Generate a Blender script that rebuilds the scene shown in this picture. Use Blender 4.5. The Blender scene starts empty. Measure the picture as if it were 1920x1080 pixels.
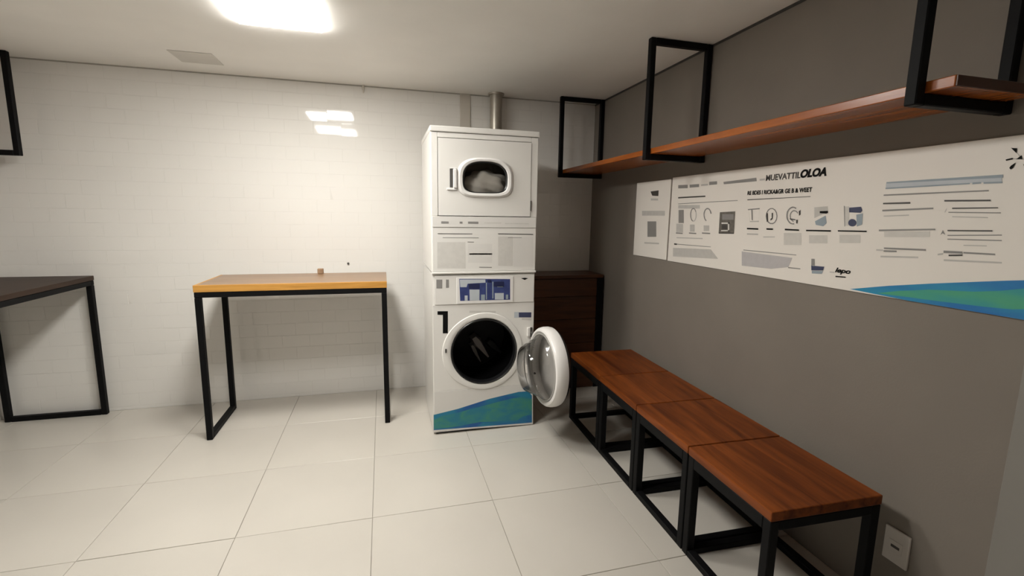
import bpy, bmesh, math, random
from mathutils import Matrix, Vector

random.seed(7)
scene = bpy.context.scene
COL = scene.collection

# ---------------------------------------------------------------- camera
CAM = Vector((-1.7749, -3.8765, 1.4414))
yaw, pitch, roll = 0.2674, -0.1531, 0.0149
fw = Vector((math.sin(yaw)*math.cos(pitch), math.cos(yaw)*math.cos(pitch), math.sin(pitch)))
rt = Vector((math.cos(yaw), -math.sin(yaw), 0))
up = rt.cross(fw)
r2 = rt*math.cos(roll) + up*math.sin(roll)
u2 = up*math.cos(roll) - rt*math.sin(roll)
cd = bpy.data.cameras.new('camera')
cd.sensor_width = 36
cd.lens = 884.47/1920*36
cd.clip_start = 0.02
cam = bpy.data.objects.new('camera', cd)
COL.objects.link(cam)
cam.matrix_world = Matrix(((r2.x, u2.x, -fw.x, CAM.x), (r2.y, u2.y, -fw.y, CAM.y), (r2.z, u2.z, -fw.z, CAM.z), (0, 0, 0, 1)))
scene.camera = cam

# ---------------------------------------------------------------- world, exposure
w = bpy.data.worlds.new('world')
scene.world = w
w.use_nodes = True
w.node_tree.nodes['Background'].inputs[0].default_value = (0.9, 0.86, 0.8, 1)
w.node_tree.nodes['Background'].inputs[1].default_value = 0.0
vs = scene.view_settings
vs.view_transform = 'Standard'
vs.look = 'None'
vs.gamma = 1
vs.use_curve_mapping = False
vs.exposure = 0.0
LAMP_POWER = 64.0          # emission strength of the ceiling lamp diffusers
LAMP_COLOR = (1.0, 0.975, 0.915)

# ---------------------------------------------------------------- materials
def mat(name, col, rough=0.5, metal=0.0, spec=0.5, noise=0.0, scale=8.0, bump=0.0, bscale=60.0, coat=0.0, col2=None):
    m = bpy.data.materials.new(name)
    m.use_nodes = True
    nt = m.node_tree
    b = nt.nodes['Principled BSDF']
    b.inputs['Base Color'].default_value = (*col, 1)
    b.inputs['Roughness'].default_value = rough
    b.inputs['Metallic'].default_value = metal
    b.inputs['Specular IOR Level'].default_value = spec
    b.inputs['Coat Weight'].default_value = coat
    b.inputs['Coat Roughness'].default_value = 0.12
    tc = nt.nodes.new('ShaderNodeTexCoord')
    if noise or col2:
        n = nt.nodes.new('ShaderNodeTexNoise')
        n.inputs['Scale'].default_value = scale
        n.inputs['Detail'].default_value = 4
        nt.links.new(tc.outputs['Object'], n.inputs['Vector'])
        r = nt.nodes.new('ShaderNodeValToRGB')
        c2 = col2 if col2 else tuple(c*(1-noise) for c in col)
        r.color_ramp.elements[0].position = 0.35
        r.color_ramp.elements[1].position = 0.65
        r.color_ramp.elements[0].color = (*c2, 1)
        r.color_ramp.elements[1].color = (*col, 1)
        nt.links.new(n.outputs['Fac'], r.inputs['Fac'])
        nt.links.new(r.outputs['Color'], b.inputs['Base Color'])
    if bump:
        n2 = nt.nodes.new('ShaderNodeTexNoise')
        n2.inputs['Scale'].default_value = bscale
        n2.inputs['Detail'].default_value = 3
        nt.links.new(tc.outputs['Object'], n2.inputs['Vector'])
        bp = nt.nodes.new('ShaderNodeBump')
        bp.inputs['Strength'].default_value = bump
        bp.inputs['Distance'].default_value = 0.01
        nt.links.new(n2.outputs['Fac'], bp.inputs['Height'])
        nt.links.new(bp.outputs['Normal'], b.inputs['Normal'])
    return m

def wood(name, dark, light, axis=0, rough=0.35, coat=0.3, scale=1.0, spec=0.4):
    """wood with grain running along the given local axis"""
    m = bpy.data.materials.new(name)
    m.use_nodes = True
    nt = m.node_tree
    b = nt.nodes['Principled BSDF']
    b.inputs['Roughness'].default_value = rough
    b.inputs['Coat Weight'].default_value = coat
    b.inputs['Specular IOR Level'].default_value = spec
    b.inputs['Coat Roughness'].default_value = 0.15
    tc = nt.nodes.new('ShaderNodeTexCoord')
    mp = nt.nodes.new('ShaderNodeMapping')
    s = [14*scale]*3
    s[axis] = 1.1*scale
    mp.inputs['Scale'].default_value = s
    oi = nt.nodes.new('ShaderNodeObjectInfo')
    ad = nt.nodes.new('ShaderNodeVectorMath')
    ml = nt.nodes.new('ShaderNodeMath')
    ml.operation = 'MULTIPLY'
    ml.inputs[1].default_value = 23.0
    nt.links.new(oi.outputs['Random'], ml.inputs[0])
    nt.links.new(tc.outputs['Object'], ad.inputs[0])
    nt.links.new(ml.outputs[0], ad.inputs[1])
    nt.links.new(ad.outputs[0], mp.inputs['Vector'])
    n = nt.nodes.new('ShaderNodeTexNoise')
    n.inputs['Scale'].default_value = 1.6
    n.inputs['Detail'].default_value = 7
    n.inputs['Roughness'].default_value = 0.6
    n.inputs['Distortion'].default_value = 0.9
    nt.links.new(mp.outputs['Vector'], n.inputs['Vector'])
    r = nt.nodes.new('ShaderNodeValToRGB')
    r.color_ramp.elements[0].position = 0.3
    r.color_ramp.elements[1].position = 0.68
    r.color_ramp.elements[0].color = (*dark, 1)
    r.color_ramp.elements[1].color = (*light, 1)
    nt.links.new(n.outputs['Fac'], r.inputs['Fac'])
    nt.links.new(r.outputs['Color'], b.inputs['Base Color'])
    bp = nt.nodes.new('ShaderNodeBump')
    bp.inputs['Strength'].default_value = 0.12
    bp.inputs['Distance'].default_value = 0.004
    nt.links.new(n.outputs['Fac'], bp.inputs['Height'])
    nt.links.new(bp.outputs['Normal'], b.inputs['Normal'])
    return m

def clear(name, tint, gloss=0.12):
    """thin clear plastic / glass: tinted see-through plus a sheen"""
    m = bpy.data.materials.new(name)
    m.use_nodes = True
    nt = m.node_tree
    nt.nodes.remove(nt.nodes['Principled BSDF'])
    out = nt.nodes['Material Output']
    t = nt.nodes.new('ShaderNodeBsdfTransparent')
    t.inputs[0].default_value = (*tint, 1)
    g = nt.nodes.new('ShaderNodeBsdfGlossy')
    g.inputs['Roughness'].default_value = 0.08
    g.inputs['Color'].default_value = (0.9, 0.9, 0.9, 1)
    lw = nt.nodes.new('ShaderNodeLayerWeight')
    lw.inputs['Blend'].default_value = gloss
    mx = nt.nodes.new('ShaderNodeMixShader')
    nt.links.new(lw.outputs['Fresnel'], mx.inputs[0])
    nt.links.new(t.outputs[0], mx.inputs[1])
    nt.links.new(g.outputs[0], mx.inputs[2])
    nt.links.new(mx.outputs[0], out.inputs['Surface'])
    return m

def emit(name, col, strength):
    m = bpy.data.materials.new(name)
    m.use_nodes = True
    b = m.node_tree.nodes['Principled BSDF']
    b.inputs['Base Color'].default_value = (0.9, 0.9, 0.88, 1)
    b.inputs['Emission Color'].default_value = (*col, 1)
    b.inputs['Emission Strength'].default_value = strength
    return m

def wave_print(name, sx, sz, blue, green):
    """printed blue to green brush wash"""
    m = bpy.data.materials.new(name)
    m.use_nodes = True
    nt = m.node_tree
    b = nt.nodes['Principled BSDF']
    b.inputs['Roughness'].default_value = 0.4
    tc = nt.nodes.new('ShaderNodeTexCoord')
    mp = nt.nodes.new('ShaderNodeMapping')
    mp.inputs['Scale'].default_value = (sx, sx, sz)
    nt.links.new(tc.outputs['Object'], mp.inputs['Vector'])
    n = nt.nodes.new('ShaderNodeTexNoise')
    n.inputs['Scale'].default_value = 1.0
    n.inputs['Detail'].default_value = 5
    n.inputs['Distortion'].default_value = 0.6
    nt.links.new(mp.outputs['Vector'], n.inputs['Vector'])
    r = nt.nodes.new('ShaderNodeValToRGB')
    r.color_ramp.elements[0].position = 0.38
    r.color_ramp.elements[0].color = (*blue, 1)
    r.color_ramp.elements[1].position = 0.6
    r.color_ramp.elements[1].color = (*green, 1)
    nt.links.new(n.outputs['Fac'], r.inputs['Fac'])
    nt.links.new(r.outputs['Color'], b.inputs['Base Color'])
    return m

M = {
 'tile':   mat('white_glazed_tile', (0.82, 0.80, 0.765), 0.05, spec=0.5, bump=0.006, bscale=9),
 'grout':  mat('wall_grout', (0.79, 0.77, 0.73), 0.8, noise=0.1),
 'ceil':   mat('ceiling_paint', (0.94, 0.92, 0.88), 0.75, noise=0.03, scale=3),
 'white_wall': mat('white_wall_paint', (0.74, 0.72, 0.68), 0.6, noise=0.03, scale=3),
 'grey_wall': mat('grey_wall_paint', (0.228, 0.200, 0.172), 0.7, spec=0.2, noise=0.06, scale=3, bump=0.05, bscale=140),
 'light_wall': mat('light_grey_paint', (0.24, 0.225, 0.205), 0.6, noise=0.05, scale=3),
 'floor':  mat('beige_porcelain', (0.595, 0.56, 0.505), 0.30, noise=0.05, scale=1.6, bump=0.01, bscale=20),
 'floor_grout': mat('floor_grout', (0.34, 0.31, 0.27), 0.85, noise=0.15),
 'black':  mat('black_powder_coat', (0.005, 0.005, 0.0055), 0.55, spec=0.12, noise=0.2, scale=20),
 'enamel': mat('white_enamel', (0.80, 0.78, 0.745), 0.28, noise=0.02, scale=5, coat=0.2),
 'enamel2': mat('white_enamel_panel', (0.74, 0.72, 0.69), 0.35, noise=0.02, scale=5),
 'plastic': mat('white_plastic', (0.82, 0.80, 0.78), 0.3, noise=0.02, scale=5),
 'seam':   mat('dark_seam', (0.07, 0.065, 0.06), 0.7, noise=0.1),
 'rubber': mat('black_rubber', (0.008, 0.008, 0.009), 0.35, noise=0.2),
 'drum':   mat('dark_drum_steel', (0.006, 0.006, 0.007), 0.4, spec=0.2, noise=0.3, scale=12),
 'lining': mat('grey_door_lining', (0.42, 0.41, 0.395), 0.4, noise=0.1),
 'gap': mat('painted_shadow_gap', (0.05, 0.047, 0.043), 0.7, noise=0.1),
 'gap_light': mat('painted_ceiling_gap_shade', (0.42, 0.40, 0.36), 0.7, noise=0.1),
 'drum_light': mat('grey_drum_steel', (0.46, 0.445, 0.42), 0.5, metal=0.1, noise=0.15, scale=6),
 'vane':   mat('pale_drum_vane', (0.60, 0.56, 0.54), 0.35, noise=0.1),
 'steel':  mat('galvanised_duct', (0.50, 0.465, 0.41), 0.38, metal=0.75, noise=0.15, scale=14),
 'dark_plastic': mat('dark_plastic', (0.05, 0.05, 0.05), 0.3, noise=0.1),
 'cloth':  mat('pale_cloth', (0.62, 0.59, 0.55), 0.9, noise=0.12, scale=9, bump=0.3, bscale=25),
 'glass':  clear('window_glass', (0.88, 0.87, 0.85)),
 'bowl':   clear('bowl_glass', (0.93, 0.92, 0.91), 0.35),
 'board':  mat('white_print_board', (0.83, 0.785, 0.73), 0.45, noise=0.02, scale=3),
 'board_edge': mat('print_board_edge', (0.62, 0.59, 0.55), 0.6, noise=0.05),
 'socket': mat('socket_plastic', (0.62, 0.58, 0.54), 0.35, noise=0.03),
 'hatch':  mat('ceiling_hatch_grey', (0.70, 0.675, 0.63), 0.8, noise=0.06, scale=4),
 'strip':  mat('beige_strip', (0.62, 0.575, 0.51), 0.5, noise=0.06, scale=8),
 'table_edge_lit': wood('table_wood_lit_edge', (0.40, 0.19, 0.040), (0.60, 0.31, 0.075), 0, 0.4, 0.08, 1.0, 0.25),  # lit copy of the table wood, for its edges
 'table_top': wood('table_wood_shaded_top', (0.20, 0.115, 0.060), (0.31, 0.19, 0.105), 0, 0.35, 0.1, 1.0, 0.4),  # darker copy of the same wood, shading painted into the top
 'dark_table': wood('brown_wood', (0.020, 0.011, 0.007), (0.048, 0.027, 0.017), 1, 0.5, 0.0, 1.0, 0.2),
 'bench_wood': wood('red_brown_wood', (0.065, 0.012, 0.0020), (0.24, 0.060, 0.009), 1, 0.42, 0.03, 0.8, 0.2),
 'shelf_wood': wood('orange_brown_wood', (0.22, 0.050, 0.008), (0.40, 0.115, 0.019), 1, 0.27, 0.12, 0.8, 0.35),
 'cab_wood': wood('dark_stained_wood', (0.048, 0.015, 0.005), (0.095, 0.032, 0.012), 0, 0.4, 0.1),
 'block_wood': wood('block_wood', (0.25, 0.15, 0.09), (0.38, 0.25, 0.15), 2, 0.6, 0.0),
 'p_black': mat('ink_black', (0.006, 0.006, 0.006), 0.6, spec=0.1, noise=0.05),
 'p_dark': mat('ink_charcoal', (0.06, 0.055, 0.05), 0.5, noise=0.05),
 'p_mid':  mat('ink_grey', (0.27, 0.26, 0.25), 0.5, noise=0.08),
 'w_pale': mat('ink_sheet_grey', (0.66, 0.64, 0.605), 0.5, noise=0.05, scale=40),
 'p_pale': mat('ink_pale_grey', (0.55, 0.53, 0.50), 0.5, noise=0.06, scale=40),
 'p_faint': mat('ink_faint_grey', (0.64, 0.615, 0.575), 0.5, noise=0.05, scale=40),
 'p_white': mat('ink_white', (0.75, 0.73, 0.69), 0.5, noise=0.02),
 'p_lav':  mat('ink_lavender_grey', (0.50, 0.48, 0.485), 0.5, noise=0.05, scale=40),
 'p_photo': mat('ink_photo_brown', (0.16, 0.145, 0.125), 0.5, noise=0.3, scale=50),
 'p_blue': mat('ink_blue_grey', (0.30, 0.36, 0.41), 0.5, noise=0.06),
 'p_ice':  mat('ink_ice_blue', (0.52, 0.56, 0.60), 0.5, noise=0.06),
 'p_navy': mat('ink_navy', (0.045, 0.055, 0.12), 0.5, noise=0.1),
 'p_screen': mat('ink_screen_blue', (0.055, 0.075, 0.22), 0.25, noise=0.25, scale=25),
 'p_navy2': mat('ink_deep_navy', (0.022, 0.028, 0.09), 0.3, noise=0.1),
 'p_wave': wave_print('ink_blue_wave', 2.0, 9.0, (0.010, 0.15, 0.45), (0.020, 0.26, 0.46)),
 'p_green': wave_print('ink_green_wave', 2.0, 9.0, (0.030, 0.30, 0.34), (0.065, 0.36, 0.22)),
 'w_wave': wave_print('decal_blue_wave', 6.0, 10.0, (0.008, 0.10, 0.33), (0.012, 0.20, 0.34)),
 'w_green': wave_print('decal_green_wave', 9.0, 16.0, (0.015, 0.19, 0.28), (0.045, 0.25, 0.20)),
}

# ---------------------------------------------------------------- helpers
ORG = {}          # world position of each object's local origin (unrotated things)

def box(bm, x0, x1, y0, y1, z0, z1, bev=0.0, seg=1):
    r = bmesh.ops.create_cube(bm, size=1.0)
    vs_ = r['verts']
    for v in vs_:
        v.co = Vector(((x0+x1)/2 + v.co.x*(x1-x0), (y0+y1)/2 + v.co.y*(y1-y0), (z0+z1)/2 + v.co.z*(z1-z0)))
    if bev > 0:
        es = list({e for v in vs_ for e in v.link_edges})
        bmesh.ops.bevel(bm, geom=es, offset=bev, segments=seg, affect='EDGES', profile=0.5)

def bm_box(*a, **k):
    bm = bmesh.new()
    box(bm, *a, **k)
    return bm

def lathe(bm, prof, n=48, mtx=None, closed=False):
    """revolve a profile of (radius, height) about local z"""
    rings = []
    for r, h in prof:
        ring = []
        for i in range(n):
            a = 2*math.pi*i/n
            ring.append(bm.verts.new((r*math.cos(a), r*math.sin(a), h)))
        rings.append(ring)
    pairs = list(zip(rings, rings[1:])) + ([(rings[-1], rings[0])] if closed else [])
    for a, b in pairs:
        for i in range(n):
            j = (i+1) % n
            bm.faces.new((a[i], a[j], b[j], b[i]))
    if mtx is not None:
        bmesh.ops.transform(bm, matrix=mtx, verts=[v for rg in rings for v in rg])
    return rings

def plate_hole(bm, x0, x1, z0, z1, cx, cz, rad, yf, yb, n=48):
    """upright plate facing -y with an opening whose radius is rad(angle)"""
    angs = [2*math.pi*i/n for i in range(n)]
    for X, Z in ((x0, z0), (x1, z0), (x1, z1), (x0, z1)):
        a = math.atan2(Z-cz, X-cx) % (2*math.pi)
        i = min(range(len(angs)), key=lambda k: abs((angs[k]-a+math.pi) % (2*math.pi)-math.pi))
        angs[i] = a
    def outer(a):
        c, s = math.cos(a), math.sin(a)
        t = 1e9
        if c > 1e-9: t = min(t, (x1-cx)/c)
        if c < -1e-9: t = min(t, (x0-cx)/c)
        if s > 1e-9: t = min(t, (z1-cz)/s)
        if s < -1e-9: t = min(t, (z0-cz)/s)
        return cx+t*c, cz+t*s
    rows = [[], [], [], []]
    for a in angs:
        X, Z = outer(a)
        r = rad(a)
        hx, hz = cx+r*math.cos(a), cz+r*math.sin(a)
        rows[0].append(bm.verts.new((X, yb, Z)))
        rows[1].append(bm.verts.new((X, yf, Z)))
        rows[2].append(bm.verts.new((hx, yf, hz)))
        rows[3].append(bm.verts.new((hx, yb, hz)))
    for k in range(4):
        a_, b_ = rows[k], rows[(k+1) % 4]
        for i in range(n):
            j = (i+1) % n
            bm.faces.new((a_[i], a_[j], b_[j], b_[i]))

def ring_band(bm, cx, cz, inner, outer, prof, n=48):
    """frame that follows an opening; prof = list of (0..1 from inner to outer curve, y)"""
    rows = []
    for t, y in prof:
        row = []
        for i in range(n):
            a = 2*math.pi*i/n
            r = inner(a)*(1-t) + outer(a)*t
            row.append(bm.verts.new((cx+r*math.cos(a), y, cz+r*math.sin(a))))
        rows.append(row)
    for k in range(len(rows)):
        a_, b_ = rows[k], rows[(k+1) % len(rows)]
        for i in range(n):
            j = (i+1) % n
            bm.faces.new((a_[i], a_[j], b_[j], b_[i]))

def tube(bm, p0, p1, r, n=16, cap=True):
    p0, p1 = Vector(p0), Vector(p1)
    d = p1-p0
    q = Vector((0, 0, 1)).rotation_difference(d.normalized()).to_matrix().to_4x4()
    rg = lathe(bm, [(r, 0), (r, d.length)], n, Matrix.Translation(p0) @ q)
    if cap:
        bm.faces.new(list(reversed(rg[0])))
        bm.faces.new(rg[1])

def obj(name, bm, m, parent=None, origin=None, smooth=False, angle=35):
    """link a bmesh given in world coordinates as ONE mesh object"""
    bmesh.ops.recalc_face_normals(bm, faces=bm.faces)
    me = bpy.data.meshes.new(name)
    o = bpy.data.objects.new(name, me)
    COL.objects.link(o)
    if parent is not None:
        base = ORG[parent.name]
        o.parent = parent
    else:
        if origin is None:
            xs = [v.co for v in bm.verts]
            origin = Vector(((min(v.x for v in xs)+max(v.x for v in xs))/2, (min(v.y for v in xs)+max(v.y for v in xs))/2, min(v.z for v in xs)))
        base = Vector(origin)
        o.location = base
    ORG[o.name] = Vector(base)
    bmesh.ops.translate(bm, verts=bm.verts, vec=-Vector(base))
    bm.to_mesh(me)
    bm.free()
    me.materials.append(M[m] if isinstance(m, str) else m)
    if smooth:
        for p in me.polygons:
            p.use_smooth = True
        try:
            me.set_sharp_from_angle(angle=math.radians(angle))
        except Exception:
            pass
    return o

def thing(name, label, cat, loc, group=None):
    o = bpy.data.objects.new(name, None)
    o.empty_display_size = 0.1
    COL.objects.link(o)
    o.location = loc
    ORG[o.name] = Vector(loc)
    tag(o, label, cat, group)
    return o

def tag(o, label, cat, group=None):
    o['label'] = label
    o['category'] = cat
    if group:
        o['group'] = group
    return o

def struct(name, bm, m, label=None):
    o = obj(name, bm, m, origin=(0, 0, 0))
    o['kind'] = 'structure'
    if label:
        o['label'] = label
    return o

def obj_each(name, bm, m, parent):
    """one object for each separate patch of the bmesh"""
    bmesh.ops.remove_doubles(bm, verts=bm.verts, dist=1e-5)
    left = set(bm.verts)
    first = None
    while left:
        v0 = min(left, key=lambda v: v.index if v.index >= 0 else 0)
        stack, isl = [v0], {v0}
        while stack:
            v = stack.pop()
            for e in v.link_edges:
                q = e.other_vert(v)
                if q not in isl:
                    isl.add(q)
                    stack.append(q)
        left -= isl
        nb = bmesh.new()
        mp_ = {v: nb.verts.new(v.co) for v in isl}
        for f in {f for v in isl for f in v.link_faces}:
            nb.faces.new([mp_[v] for v in f.verts])
        o = obj(name, nb, m, parent)
        first = first or o
    bm.free()
    return first

def prints(name, keys_to_mat, parent, plane):
    """flat print: polygons of one ink; plane(a, b) gives the point on the printed face"""
    bm = bmesh.new()
    for key in keys_to_mat[0]:
        for q in PRINTS[key]:
            pts = [plane(q[i], q[i+1]) for i in range(0, len(q), 2)]
            try:
                bm.faces.new([bm.verts.new(p) for p in pts])
            except ValueError:
                pass
    return obj_each(name, bm, keys_to_mat[1], parent)

def lettering(name, text, m, parent, base, width, height, xdir, shear=0.0, thick=0.0):
    """flat lettering as a mesh: base = lower left corner, xdir = reading direction"""
    cu = bpy.data.curves.new(name, 'FONT')
    cu.body = text
    cu.shear = shear
    cu.offset = thick
    tmp = bpy.data.objects.new('tmp', cu)
    me = bpy.data.meshes.new_from_object(tmp)
    bpy.data.objects.remove(tmp)
    bpy.data.curves.remove(cu)
    bm = bmesh.new()
    bm.from_mesh(me)
    bpy.data.meshes.remove(me)
    x0 = min(v.co.x for v in bm.verts); x1 = max(v.co.x for v in bm.verts)
    y0 = min(v.co.y for v in bm.verts); y1 = max(v.co.y for v in bm.verts)
    xd = Vector(xdir)
    for v in bm.verts:
        a = (v.co.x-x0)/(x1-x0)*width
        b = (v.co.y-y0)/(y1-y0)*height
        v.co = Vector(base) + xd*a + Vector((0, 0, 1))*b
    o = obj(name, bm, m, parent)
    o['kind'] = 'stuff'
    return o

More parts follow.
